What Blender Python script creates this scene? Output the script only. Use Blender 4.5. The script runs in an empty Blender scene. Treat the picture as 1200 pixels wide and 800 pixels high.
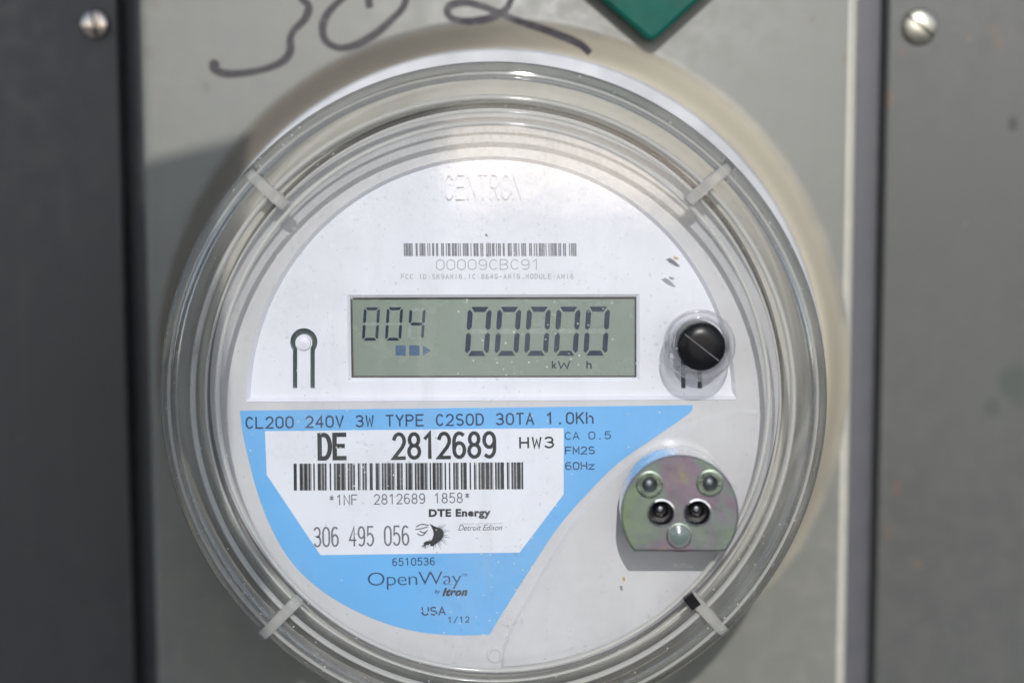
import bpy, bmesh, math, random
from mathutils import Vector, Matrix
from mathutils.geometry import tessellate_polygon
random.seed(7)
SC = bpy.context.scene
COL = SC.collection
MM = 0.001

# ------------------------------------------------------------------ camera
F = 2000.0                       # focal length in photo pixels (photo is 1200 x 800)
n_cam = Vector((50, 215, -F)).normalized()      # world +Y (into the wall) seen by the camera
z_cam = Vector((0.0, 1, 0)); z_cam = (z_cam - n_cam * z_cam.dot(n_cam)).normalized()
x_cam = n_cam.cross(z_cam)
RW = Matrix((x_cam, n_cam, z_cam))               # camera coords -> world coords
def ray(u, v):
    return RW @ Vector(((u - 600) / F, (400 - v) / F, -1.0))
CAMP = Vector((0, -60 * MM, 0)) - ray(576, 471) * 0.405
def P(u, v, Y):
    """world point on the plane y = Y (metres) seen at photo pixel (u, v)"""
    d = ray(u, v)
    return CAMP + d * ((Y - CAMP.y) / d.y)
cam = bpy.data.cameras.new('camera')
cam.sensor_width = 36; cam.lens = F / 1200 * 36
cam.clip_start = 0.01; cam.clip_end = 3000
camo = bpy.data.objects.new('camera', cam); COL.objects.link(camo)
camo.matrix_world = Matrix.Translation(CAMP) @ RW.to_4x4()
cam.dof.use_dof = True; cam.dof.focus_distance = 0.415; cam.dof.aperture_fstop = 4.4
SC.camera = camo

# ------------------------------------------------------------------ light
SUN = Vector((0.02, -0.90, 0.44)).normalized()      # direction towards the sun
w = bpy.data.worlds.new('World'); SC.world = w; w.use_nodes = True; w.name = 'World'
nt = w.node_tree; bg = nt.nodes['Background']
sky = nt.nodes.new('ShaderNodeTexSky'); sky.sky_type = 'NISHITA'; sky.sun_disc = False
sky.sun_elevation = math.asin(SUN.z)
sky.dust_density = .5; sky.air_density = .8; sky.ozone_density = 1.2
sky.sun_rotation = math.atan2(SUN.x, SUN.y)
hs = nt.nodes.new('ShaderNodeHueSaturation'); hs.inputs['Saturation'].default_value = .6     # the hazy sky of the day
nt.links.new(sky.outputs[0], hs.inputs['Color']); nt.links.new(hs.outputs[0], bg.inputs[0]); bg.inputs[1].default_value = 0.15
sl = bpy.data.lights.new('sun', 'SUN'); sl.energy = 2.2; sl.angle = math.radians(0.45); sl.color = (1.0, 0.975, 0.945)
so = bpy.data.objects.new('sun', sl); COL.objects.link(so)
so.rotation_euler = SUN.to_track_quat('Z', 'Y').to_euler()
SC.view_settings.view_transform = 'Standard'; SC.view_settings.look = 'None'
SC.view_settings.exposure = 0.42; SC.view_settings.gamma = 1.0; SC.view_settings.use_curve_mapping = False
cy = SC.cycles
cy.use_denoising = True; cy.max_bounces = 24; cy.transparent_max_bounces = 32
cy.transmission_bounces = 16; cy.glossy_bounces = 8; cy.diffuse_bounces = 4
cy.caustics_reflective = False; cy.caustics_refractive = False; cy.sample_clamp_indirect = 6

# ------------------------------------------------------------------ materials
class N:
    def __init__(s, name):
        s.m = bpy.data.materials.new(name); s.m.use_nodes = True
        s.t = s.m.node_tree; s.t.nodes.clear()
        s.out = s.n('ShaderNodeOutputMaterial')
    def n(s, t, **k):
        x = s.t.nodes.new(t)
        for a, b in k.items(): setattr(x, a, b)
        return x
    def l(s, a, b): s.t.links.new(a, b)
    def val(s, sock, v):
        if hasattr(v, 'links'): s.l(v, sock)
        else: sock.default_value = v
    def pos(s, scale=1.0):
        tc = s.n('ShaderNodeNewGeometry')
        mp = s.n('ShaderNodeVectorMath', operation='SCALE'); s.l(tc.outputs['Position'], mp.inputs[0]); mp.inputs[3].default_value = scale
        return mp.outputs[0]
    def noise(s, scale, detail=4, rough=.55, vec=None, dist=0):
        x = s.n('ShaderNodeTexNoise'); x.inputs['Scale'].default_value = scale; x.inputs['Detail'].default_value = detail
        x.inputs['Roughness'].default_value = rough; x.inputs['Distortion'].default_value = dist
        s.l(vec if vec is not None else s.pos(), x.inputs['Vector']); return x.outputs['Fac']
    def ramp(s, f, a, b, lo=0., hi=1.):
        x = s.n('ShaderNodeMapRange'); x.interpolation_type = 'SMOOTHSTEP'
        s.l(f, x.inputs['Value']); x.inputs['From Min'].default_value = a; x.inputs['From Max'].default_value = b
        x.inputs['To Min'].default_value = lo; x.inputs['To Max'].default_value = hi; return x.outputs['Result']
    def mix(s, f, a, b):
        x = s.n('ShaderNodeMix', data_type='RGBA')
        s.val(x.inputs['Factor'], f); s.val(x.inputs['A'], a); s.val(x.inputs['B'], b); return x.outputs['Result']
    def math(s, op, a, b=0.0):
        x = s.n('ShaderNodeMath', operation=op); s.val(x.inputs[0], a); s.val(x.inputs[1], b); return x.outputs[0]
    def bsdf(s, col, rough=.4, metal=0., spec=.5, bump=None, bstr=.2, bdist=.0002, out=True, **k):
        b = s.n('ShaderNodeBsdfPrincipled')
        s.val(b.inputs['Base Color'], col); s.val(b.inputs['Roughness'], rough); b.inputs['Metallic'].default_value = metal
        b.inputs['Specular IOR Level'].default_value = spec
        for a, v in k.items(): b.inputs[a.replace('_', ' ')].default_value = v
        if bump is not None:
            bp = s.n('ShaderNodeBump'); bp.inputs['Strength'].default_value = bstr; bp.inputs['Distance'].default_value = bdist
            s.l(bump, bp.inputs['Height']); s.l(bp.outputs[0], b.inputs['Normal'])
        if out: s.l(b.outputs[0], s.out.inputs[0])
        return b.outputs[0]
def C(r, g, b): return (r, g, b, 1)

def plastic(name, col, rough=.35, var=.06, spec=.5, sc=60):
    s = N(name); f = s.noise(sc, 5); g = s.noise(900, 3)
    c2 = tuple(x * (1 - var * 2) for x in col[:3]) + (1,)
    s.bsdf(s.mix(s.ramp(f, .3, .75), col, c2), s.ramp(s.noise(150, 3), .3, .7, rough - .05, rough + .08), spec=spec, bump=g, bstr=.06)
    return s.m

def paint(name, col, spots=(), ring=False, rough=.42, chips=()):
    """weathered enamel on sheet steel, with rust spots"""
    s = N(name)
    big = s.noise(9, 6, .6); fine = s.noise(160, 5, .6)
    base = s.mix(s.ramp(big, .3, .7), col, tuple(x * .86 for x in col[:3]) + (1,))
    base = s.mix(s.ramp(fine, .42, .7, 0, .45), base, C(col[0] * 1.12, col[1] * 1.1, col[2] * 1.02))
    # faint vertical runs
    vs = s.n('ShaderNodeMapping'); s.l(s.pos(), vs.inputs['Vector']); vs.inputs['Scale'].default_value = (1, 1, .06)
    run = s.noise(220, 4, .6, vs.outputs[0])
    base = s.mix(s.ramp(run, .5, .8, 0, .12), base, C(.12, .105, .085))
    if ring:                               # yellowing grime on the pressed ring, with lit right and shaded left painted in
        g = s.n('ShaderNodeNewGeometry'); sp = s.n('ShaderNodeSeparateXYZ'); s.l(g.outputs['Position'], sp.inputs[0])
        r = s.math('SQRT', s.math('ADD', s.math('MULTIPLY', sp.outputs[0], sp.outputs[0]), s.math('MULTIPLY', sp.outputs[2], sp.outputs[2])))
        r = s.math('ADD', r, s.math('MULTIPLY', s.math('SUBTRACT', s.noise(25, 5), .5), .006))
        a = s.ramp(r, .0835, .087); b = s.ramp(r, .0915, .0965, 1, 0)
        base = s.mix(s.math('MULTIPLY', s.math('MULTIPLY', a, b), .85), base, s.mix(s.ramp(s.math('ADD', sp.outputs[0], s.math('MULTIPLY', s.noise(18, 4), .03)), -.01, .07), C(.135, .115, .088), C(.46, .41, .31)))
    pos = s.pos(); wob = s.n('ShaderNodeTexNoise'); wob.inputs['Scale'].default_value = 600; s.l(pos, wob.inputs['Vector'])
    wv = s.n('ShaderNodeVectorMath', operation='MULTIPLY_ADD'); s.l(wob.outputs['Color'], wv.inputs[0]); wv.inputs[1].default_value = (.002, 0, .002)
    s.l(pos, wv.inputs[2])
    for (x, z, rad, amt, cc) in [(a[0], a[1], a[2], a[3] * .6, C(.12, .075, .05)) for a in spots] + [(a[0], a[1], a[2], a[3], a[4]) for a in chips]:
        d = s.n('ShaderNodeVectorMath', operation='MULTIPLY'); s.l(wv.outputs[0], d.inputs[0]); d.inputs[1].default_value = (1, 0, .75)
        dd = s.n('ShaderNodeVectorMath', operation='DISTANCE'); s.l(d.outputs[0], dd.inputs[0]); dd.inputs[1].default_value = (x + .001, 0, (z + .001) * .75)
        f = s.ramp(dd.outputs['Value'], rad * .35, rad * 1.15, amt, 0)
        base = s.mix(f, base, cc)
    vor = s.n('ShaderNodeTexVoronoi'); vor.inputs['Scale'].default_value = 45; s.l(pos, vor.inputs['Vector'])
    sc_ = s.n('ShaderNodeSeparateColor'); s.l(vor.outputs['Color'], sc_.inputs[0])
    tiny = s.math('MULTIPLY', s.ramp(vor.outputs['Distance'], .02, .07, 1, 0), s.ramp(sc_.outputs[0], .7, .75))
    base = s.mix(s.math('MULTIPLY', tiny, .55), base, C(.2, .13, .07))
    s.bsdf(base, s.ramp(fine, .3, .7, rough - .05, rough + .1), bump=s.noise(500, 5, .65), bstr=.35, bdist=.0001)
    return s.m

def clear(name, refr=.0, dust=.02, tint=C(.97, .975, .98), rough=0.02, specks=True, haze=.0, bmp=.25, settled=False):
    """clear polycarbonate: a see-through wall with fresnel reflections, a share of true refraction and a film of dust"""
    s = N(name)
    tr = s.n('ShaderNodeBsdfTransparent'); tr.inputs[0].default_value = tint
    gl = s.n('ShaderNodeBsdfGlossy'); gl.inputs['Roughness'].default_value = max(rough, .05)
    fr = s.n('ShaderNodeFresnel')
    gb = s.n('ShaderNodeNewGeometry')        # same reflectance on both sides of the thin wall
    s.l(s.math('ADD', s.math('MULTIPLY', gb.outputs['Backfacing'], 1 / 1.5 - 1.5), 1.5), fr.inputs[0])
    bp = s.n('ShaderNodeBump'); bp.inputs['Strength'].default_value = bmp; bp.inputs['Distance'].default_value = .0003
    s.l(s.noise(55, 3), bp.inputs['Height'])
    for q in (gl, fr): s.l(bp.outputs[0], q.inputs['Normal'])
    mx = s.n('ShaderNodeMixShader'); s.l(fr.outputs[0], mx.inputs[0]); s.l(tr.outputs[0], mx.inputs[1]); s.l(gl.outputs[0], mx.inputs[2])
    sh = mx.outputs[0]
    if refr > 0:
        g = s.n('ShaderNodeBsdfGlass'); g.inputs['IOR'].default_value = 1.45; g.inputs['Roughness'].default_value = rough; g.inputs[0].default_value = tint
        s.l(bp.outputs[0], g.inputs['Normal'])
        m2 = s.n('ShaderNodeMixShader'); m2.inputs[0].default_value = refr; s.l(sh, m2.inputs[1]); s.l(g.outputs[0], m2.inputs[2]); sh = m2.outputs[0]
    df = s.n('ShaderNodeBsdfDiffuse'); df.inputs[0].default_value = C(.75, .74, .70)
    tl = s.n('ShaderNodeBsdfTranslucent'); tl.inputs[0].default_value = C(.8, .79, .76)
    dm = s.n('ShaderNodeMixShader'); dm.inputs[0].default_value = .45; s.l(df.outputs[0], dm.inputs[1]); s.l(tl.outputs[0], dm.inputs[2])
    film = s.ramp(s.noise(28, 6, .65), .4, .75, dust * .3, dust * 2.2)
    if haze: film = s.math('ADD', film, haze)
    if specks:
        v = s.n('ShaderNodeTexVoronoi'); v.inputs['Scale'].default_value = 520; s.l(s.pos(), v.inputs['Vector'])
        sc_ = s.n('ShaderNodeSeparateColor'); s.l(v.outputs['Color'], sc_.inputs[0])
        keep = s.ramp(s.noise(30, 4, .6), .38, .66, .975, .35)
        on = s.math('GREATER_THAN', sc_.outputs[0], keep)
        dot = s.ramp(v.outputs['Distance'], .06, .17, .75, 0)
        sp = s.math('MULTIPLY', on, dot)
        film = s.math('MAXIMUM', film, sp)
        fine = s.ramp(s.noise(2600, 2, .5), .74, .8, 0, .35)
        film = s.math('MAXIMUM', film, s.math('MULTIPLY', fine, s.ramp(s.noise(22, 3), .45, .65)))
        # dust that has settled under the top of the cover, and rubbed streaks
        sx = s.n('ShaderNodeSeparateXYZ'); s.l(s.pos(), sx.inputs[0]); st_ = 1.0 if settled else 0.0
        top = s.ramp(s.math('ADD', sx.outputs[2], s.math('MULTIPLY', s.noise(40, 4), .016)), .042, .056)
        film = s.math('ADD', film, s.math('MULTIPLY', top, s.ramp(s.noise(1500, 3, .6), .5, .78, .0, .14 * st_)))
        mp = s.n('ShaderNodeMapping'); s.l(s.pos(), mp.inputs['Vector']); mp.inputs['Rotation'].default_value = (0, math.radians(38), 0); mp.inputs['Scale'].default_value = (1, 1, .12)
        film = s.math('ADD', film, s.ramp(s.noise(140, 5, .6, mp.outputs[0]), .55, .8, 0, .10))
    m3 = s.n('ShaderNodeMixShader'); s.l(film, m3.inputs[0]); s.l(sh, m3.inputs[1]); s.l(dm.outputs[0], m3.inputs[2])
    s.l(m3.outputs[0], s.out.inputs[0]); return s.m

def metal(name, col, rough=.25, bump=True):
    s = N(name); f = s.noise(300, 4)
    s.bsdf(s.mix(s.ramp(f, .3, .7), col, tuple(x * .8 for x in col[:3]) + (1,)), s.ramp(s.noise(700, 3), .3, .7, rough - .06, rough + .1), 1.0, bump=s.noise(900, 3), bstr=.1, bdist=.0001)
    return s.m

def flat(name, col, rough=.5, spec=.3):
    s = N(name); f = s.noise(1400, 3)
    s.bsdf(s.mix(s.ramp(f, .35, .75), col, tuple(min(1, x * 1.25 + .01) for x in col[:3]) + (1,)), rough, spec=spec); return s.m

def Pxz(u, v, Y): p = P(u, v, Y); return p.x, p.z
def pspot(u, v, rp, amt, Y=0.0):
    x, z = Pxz(u, v, Y); return (x, z, rp / 4300., amt)

GREY = C(.172, .174, .158)
M = {}
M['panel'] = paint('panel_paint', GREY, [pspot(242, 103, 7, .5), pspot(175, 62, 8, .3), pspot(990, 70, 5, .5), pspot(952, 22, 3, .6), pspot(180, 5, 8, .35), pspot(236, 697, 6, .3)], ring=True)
M['right'] = paint('flange_paint_right', C(.074, .077, .075), [pspot(1169, 34, 7, .8, .01), pspot(1176, 49, 8, .9, .01), pspot(1060, 60, 6, .6, .01), pspot(1044, 115, 10, .85, .01), pspot(1055, 575, 8, 1, .01), pspot(1079, 665, 7, .75, .01), pspot(1190, 39, 5, .5, .01), pspot(1180, 30, 4, .5, .01), pspot(1045, 628, 10, .5, .01)],
    chips=[tuple(pspot(1187, 448, 18, .8, .01)) + (C(.045, .055, .05),), tuple(pspot(1168, 480, 12, .8, .01)) + (C(.045, .055, .05),), tuple(pspot(1200, 455, 20, .8, .01)) + (C(.045, .055, .05),), tuple(pspot(1192, 145, 8, .95, .01)) + (C(.02, .02, .02),)])
M['left'] = paint('flange_paint_left_shaded', C(.040, .042, .046), [pspot(18, 515, 5, .5, .01), pspot(30, 650, 4, .4, .01)])  # flange grey darkened, its shade put into the colour
M['groove'] = paint('groove_paint', C(.085, .088, .105))
M['edge'] = paint('pale_edge_paint', C(.42, .41, .36))  # paler cream paint, used on the right rolled edge only
M['white'] = plastic('white_plastic', C(.77, .77, .82), .38, .03)
M['grey'] = plastic('grey_plastic', C(.60, .59, .595), .42, .05)
M['base'] = plastic('base_plastic', C(.66, .63, .55), .5, .08)
M['blue'] = plastic('blue_label', C(.155, .44, .80), .35, .04, sc=30)
M['sticker'] = plastic('white_sticker', C(.76, .77, .82), .3, .02)
M['ink'] = flat('black_ink', C(.018, .017, .02))
M['ink_soft'] = flat('grey_ink', C(.13, .13, .15))
M['ink_pale'] = flat('pale_grey_ink', C(.36, .36, .38))
M['ink_bar'] = flat('barcode_grey', C(.27, .27, .28))
M['ink_mid'] = flat('barcode_dark_grey', C(.17, .17, .19))
M['ink_blue'] = flat('ink_on_blue', C(.02, .045, .11))
M['lcd'] = plastic('lcd_glass', C(.25, .295, .245), .22, .08, .5, 20)
M['seg'] = flat('lcd_segment', C(.008, .020, .045), .3)
M['seg_ghost'] = flat('lcd_segment_unlit', C(.245, .285, .25), .3)
M['seg_pale'] = flat('lcd_segment_pale', C(.07, .12, .20), .3)
M['black'] = plastic('black_rubber', C(.006, .006, .008), .3, .3, .2)
M['dark'] = flat('dark_slot', C(.015, .045, .038))
M['darkbore'] = metal('dark_bore', C(.10, .10, .12), .2)
M['rivetgrey'] = metal('rivet_grey', C(.22, .23, .25), .5)
M['chrome'] = metal('bore_chrome', C(.75, .76, .80), .12)
M['black_gloss'] = plastic('black_gloss', C(.008, .008, .012), .12)
M['rivetgreen'] = metal('rivet_green', C(.30, .36, .30), .28)
M['lens'] = plastic('lens', C(.13, .17, .16), .15, .1)
M['steel'] = metal('bright_steel', C(.72, .74, .78), .2)
M['screw'] = metal('screw_zinc', C(.60, .57, .48), .38)
M['screw_old'] = metal('screw_tarnished', C(.62, .54, .47), .2)
s = N('marker_ink'); s.bsdf(s.mix(s.ramp(s.noise(260, 6, .7), .5, .72, 0, .75), C(.045, .04, .044), C(.12, .12, .12)), .5, spec=.3); M['marker'] = s.m
M['green'] = plastic('green_plastic', C(.0, .085, .062), .5, .2, .2)
M['ringsteel'] = plastic('ring_paint', C(.46, .465, .48), .55, .12)
M['seam_or_edge_line'] = flat('painted_edge_line', C(.018, .02, .03), .3)  # painted dark outline of the cover edge
M['edge_shade'] = flat('edge_shade_paint', C(.05, .042, .045))  # painted shade for the plate gap and the display recess
M['olive'] = plastic('olive_film', C(.46, .43, .34), .4, .1)
M['face'] = clear('clear_face', 0, .03, settled=True)
M['wall'] = clear('clear_wall', .2, .02, C(.96, .96, .95), bmp=.08, haze=.05)
M['rim'] = clear('clear_rim', .12, .04, C(.97, .975, .98), bmp=.05, haze=.02)
M['shoulder'] = clear('clear_shoulder', .8, .05, C(.95, .95, .94), bmp=.03, haze=.025)
M['bead'] = clear('clear_bead', .2, .02, C(.98, .98, .98), .08, specks=False, haze=.5, bmp=.03)
M['rib'] = clear('clear_rib', .5, .05, C(.97, .975, .98), .04, haze=.42)
M['collar'] = clear('clear_collar', .25, .01, C(.97, .97, .98), specks=False)
M['dirt'] = flat('dirt', C(.05, .04, .035), .8)
M['mud'] = flat('mud_speck', C(.35, .22, .10), .8)
# iridescent yellow-zinc plating of the optical port
s = N('zinc_chromate')
g = s.noise(60, 6, .62, dist=.4); cr = s.n('ShaderNodeValToRGB'); e = cr.color_ramp
for i, (p_, c_) in enumerate([(0.30, (.21, .24, .10)), (.42, (.15, .20, .13)), (.5, (.15, .17, .16)), (.58, (.18, .13, .17)), (.68, (.21, .19, .115))]):
    el = e.elements[i] if i < 2 else e.elements.new(p_)
    el.position = p_; el.color = C(*c_)
s.l(g, cr.inputs[0])
s.bsdf(s.mix(s.ramp(s.noise(900, 4), .4, .7, 0, .35), cr.outputs[0], C(.17, .18, .18)), s.ramp(s.noise(400, 3), .3, .7, .35, .52), .6, bump=s.noise(1500, 4), bstr=.25, bdist=.0001)
M['zinc'] = s.m
s = N('dry_ground'); s.bsdf(s.mix(s.noise(3, 6), C(.15, .15, .14), C(.24, .24, .235)), .9, bump=s.noise(20, 5), bstr=.5, bdist=.02)
M['ground'] = s.m

# ------------------------------------------------------------------ mesh helpers
def link(name, bm, mat, parent=None, smooth=None):
    me = bpy.data.meshes.new(name)
    bmesh.ops.recalc_face_normals(bm, faces=bm.faces)
    bm.to_mesh(me); bm.free(); me.materials.append(M[mat] if isinstance(mat, str) else mat)
    o = bpy.data.objects.new(name, me); COL.objects.link(o)
    if parent is not None: o.parent = parent; o.matrix_parent_inverse = Matrix.Identity(4)
    if smooth is not None:
        for p in me.polygons: p.use_smooth = True
        me.set_sharp_from_angle(angle=math.radians(smooth))
    return o
def thing(name, label, cat, loc=(0, 0, 0), group=None):
    o = bpy.data.objects.new(name, None); COL.objects.link(o); o.location = loc; o['label'] = label; o['category'] = cat
    if group: o['group'] = group
    return o
def tessfill(bm, loops, y, shape3=None):
    """flat fill of an outline with holes, loops are lists of (x, z)"""
    vs = [[bm.verts.new((x, y, z)) for x, z in L] for L in loops]
    flatv = [v for L in vs for v in L]
    tr = tessellate_polygon([[Vector((x, z, 0)) for x, z in L] for L in loops])
    for t in tr:
        try: bm.faces.new([flatv[i] for i in t])
        except ValueError: pass
    return vs
def plate(bm, outer, holes, yf, yb, back=False):
    """plate with its front at yf and walls running back to yb"""
    vs = tessfill(bm, [outer] + list(holes), yf)
    for L in vs:
        B = [bm.verts.new((v.co.x, yb, v.co.z)) for v in L]
        n = len(L)
        for i in range(n): bm.faces.new((L[i], L[(i + 1) % n], B[(i + 1) % n], B[i]))
        if back and L is vs[0]: bm.faces.new(B)
def skirt(bm, A, ya, B, yb):
    va = [bm.verts.new((x, ya, z)) for x, z in A]; vb = [bm.verts.new((x, yb, z)) for x, z in B]
    for i in range(len(A)):
        j = (i + 1) % len(A); bm.faces.new((va[i], va[j], vb[j], vb[i]))
def offset(L, d):
    """shrink a counter-clockwise or clockwise outline inwards by d"""
    n = len(L); area = sum(L[i][0] * L[(i + 1) % n][1] - L[(i + 1) % n][0] * L[i][1] for i in range(n))
    sg = 1 if area > 0 else -1; out = []
    for i in range(n):
        a, b, c = Vector(L[i - 1]), Vector(L[i]), Vector(L[(i + 1) % n])
        e1 = (b - a).normalized(); e2 = (c - b).normalized()
        n1 = Vector((-e1.y, e1.x)) * sg; n2 = Vector((-e2.y, e2.x)) * sg
        m = n1 + n2; k = max(m.dot(n1), .35) if m.length > 1e-9 else 1
        out.append(tuple(b + m * (d / k)))
    return out
def lathe(bm, prof, cx=0., cz=0., seg=128, closed=False):
    """revolve (radius, y) about the axis through (cx, cz)"""
    rings = []
    for r, y in prof:
        if r < 1e-7: rings.append([bm.verts.new((cx, y, cz))])
        else: rings.append([bm.verts.new((cx + r * math.cos(2 * math.pi * i / seg), y, cz + r * math.sin(2 * math.pi * i / seg))) for i in range(seg)])
    prs = list(zip(rings, rings[1:])) + ([(rings[-1], rings[0])] if closed else [])
    for A, B in prs:
        for i in range(seg):
            j = (i + 1) % seg
            if len(A) == 1 and len(B) == 1: break
            if len(A) == 1: bm.faces.new((A[0], B[j], B[i]))
            elif len(B) == 1: bm.faces.new((A[i], A[j], B[0]))
            else: bm.faces.new((A[i], A[j], B[j], B[i]))
def circ(cx, cz, r, n=48, a0=0, a1=360):
    full = abs(a1 - a0) >= 360; k = n if full else n - 1
    return [(cx + r * math.cos(math.radians(a0 + (a1 - a0) * i / k)), cz + r * math.sin(math.radians(a0 + (a1 - a0) * i / k))) for i in range(n)]
def px(L, Y): return [Pxz(u, v, Y) for u, v in L]
def smoothpath(pts, n=8):
    out = []
    for i in range(len(pts) - 1):
        p0 = Vector(pts[max(i - 1, 0)]); p1 = Vector(pts[i]); p2 = Vector(pts[i + 1]); p3 = Vector(pts[min(i + 2, len(pts) - 1)])
        for k in range(n):
            t = k / n
            out.append(tuple(.5 * ((2 * p1) + (p2 - p0) * t + (2 * p0 - 5 * p1 + 4 * p2 - p3) * t * t + (3 * p1 - p0 - 3 * p2 + p3) * t ** 3)))
    out.append(tuple(pts[-1])); return out
def ribbon(bm, pts, width, mapf, closed=False, wf=None, caps=True):
    """mitred strip along a pixel path; mapf turns (u, v) into a world point"""
    pts = [Vector(p) for p in pts]; n = len(pts)
    if closed and (pts[0] - pts[-1]).length < 1e-6: pts = pts[:-1]; n -= 1
    Lv, Rv = [], []
    for i, p in enumerate(pts):
        a = pts[i - 1] if (i > 0 or closed) else None; b = pts[(i + 1) % n] if (i < n - 1 or closed) else None
        w2 = (wf(i / max(n - 1, 1)) if wf else 1) * width / 2
        if a is None or b is None:
            d = ((b - p) if a is None else (p - a)).normalized(); nn = Vector((-d.y, d.x)); q = p - d * w2 * (.6 if caps else 0) if a is None else p + d * w2 * (.6 if caps else 0)
            Lv.append(q + nn * w2); Rv.append(q - nn * w2)
        else:
            e1 = (p - a).normalized(); e2 = (b - p).normalized(); n1 = Vector((-e1.y, e1.x)); n2 = Vector((-e2.y, e2.x)); m = n1 + n2
            if m.length < .2: m = n1
            m.normalize(); k = max(m.dot(n1), .45); Lv.append(p + m * w2 / k); Rv.append(p - m * w2 / k)
    A = [bm.verts.new(mapf(*p)) for p in Lv]; B = [bm.verts.new(mapf(*p)) for p in Rv]
    for i in range(n - (0 if closed else 1)):
        j = (i + 1) % n; bm.faces.new((A[i], A[j], B[j], B[i]))

# ------------------------------------------------------------------ stroke lettering (printer type)
def ov(cx, cy, rx, ry, a0=0, a1=360, n=14):
    return [(cx + rx * math.cos(math.radians(a0 + (a1 - a0) * i / n)), cy + ry * math.sin(math.radians(a0 + (a1 - a0) * i / n))) for i in range(n + 1)]
def stad(x0, x1, y0, y1, k=.34):     # tall rounded box, closed
    cx = (x0 + x1) / 2; rx = (x1 - x0) / 2
    return ov(cx, y1 - k, rx, k, 0, 180, 8) + ov(cx, y0 + k, rx, k, 180, 360, 8) + [(x1, y1 - k)]
G = {
 '0': [stad(0, 1, 0, 1, .3)], 'O': [stad(0, 1, 0, 1, .35)], '1': [[(.15, .8), (.55, 1), (.55, 0)]],
 '2': [ov(.5, .7, .48, .3, 165, -20, 9) + [(.75, .42), (0, 0), (1, 0)]],
 '3': [ov(.45, .74, .47, .26, 150, -75, 9) + [(.35, .52)] + ov(.47, .27, .52, .27, 75, -150, 10)],
 '4': [[(.75, 0), (.75, 1), (0, .3), (1, .3)]],
 '5': [[(.92, 1), (.15, 1), (.08, .55)] + ov(.46, .32, .52, .32, 125, -145, 11)],
 '6': [[(.85, .93)] + ov(.52, .66, .5, .34, 70, 180, 6) + [(.02, .35)], ov(.5, .3, .48, .3)],
 '7': [[(0, 1), (1, 1), (.4, 0)]],
 '8': [ov(.5, .75, .42, .25), ov(.5, .26, .49, .26)],
 '9': [[(.15, .07)] + ov(.48, .34, .5, .34, 250, 360, 6) + [(.98, .65)], ov(.5, .7, .48, .3)],
 'A': [[(0, 0), (.5, 1), (1, 0)], [(.18, .33), (.82, .33)]],
 'B': [[(0, 0), (0, 1), (.55, 1)] + ov(.55, .76, .38, .24, 80, -80, 6) + [(0, .52)], [(.02, .52), (.55, .52)] + ov(.55, .26, .43, .26, 80, -80, 6) + [(0, 0)]],
 'C': [ov(.52, .5, .5, .5, 42, 318, 16)], 'D': [[(0, 0), (0, 1), (.5, 1)] + ov(.45, .5, .53, .5, 75, -75, 10) + [(.5, 0), (0, 0)]],
 'E': [[(1, 1), (0, 1), (0, 0), (1, 0)], [(0, .52), (.85, .52)]], 'F': [[(1, 1), (0, 1), (0, 0)], [(0, .52), (.85, .52)]],
 'G': [ov(.52, .5, .5, .5, 42, 330, 16) + [(.98, .45), (.55, .45)]],
 'H': [[(0, 0), (0, 1)], [(1, 0), (1, 1)], [(0, .5), (1, .5)]], 'I': [[(.5, 0), (.5, 1)]],
 'K': [[(0, 0), (0, 1)], [(.95, 1), (0, .42)], [(.35, .63), (1, 0)]], 'L': [[(0, 1), (0, 0), (1, 0)]],
 'M': [[(0, 0), (0, 1), (.5, .3), (1, 1), (1, 0)]], 'N': [[(0, 0), (0, 1), (1, 0), (1, 1)]],
 'P': [[(0, 0), (0, 1), (.55, 1)] + ov(.55, .74, .43, .26, 80, -80, 7) + [(0, .48)]],
 'R': [[(0, 0), (0, 1), (.55, 1)] + ov(.55, .74, .43, .26, 80, -80, 7) + [(0, .48)], [(.5, .48), (1, 0)]],
 'S': [ov(.5, .75, .46, .25, 40, 250, 9) + ov(.5, .26, .48, .26, 70, -145, 9)],
 'T': [[(0, 1), (1, 1)], [(.5, 1), (.5, 0)]], 'U': [[(0, 1), (0, .3)] + ov(.5, .3, .5, .3, 180, 360, 8) + [(1, 1)]],
 'V': [[(0, 1), (.5, 0), (1, 1)]], 'W': [[(0, 1), (.22, 0), (.5, .75), (.78, 0), (1, 1)]], 'Y': [[(0, 1), (.5, .48), (1, 1)], [(.5, .5), (.5, 0)]],
 'h': [[(0, 0), (0, 1)], [(0, .45)] + ov(.45, .42, .45, .24, 150, 0, 7) + [(.9, 0)]], 'z': [[(0, .65), (.9, .65), (0, 0), (.95, 0)]],
 'k': [[(0, 0), (0, 1)], [(.8, .65), (0, .22)], [(.3, .38), (.85, 0)]],
 '.': [[(.42, .02), (.6, .02)]], ',': [[(.55, .08), (.4, -.15)]], ':': [[(.45, .1), (.6, .1)], [(.45, .55), (.6, .55)]],
 '*': [[(.5, .95), (.5, .5)], [(.2, .86), (.8, .58)], [(.8, .86), (.2, .58)]], '/': [[(0, -.08), (1, 1.05)]], '-': [[(.1, .45), (.9, .45)]],
}
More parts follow.
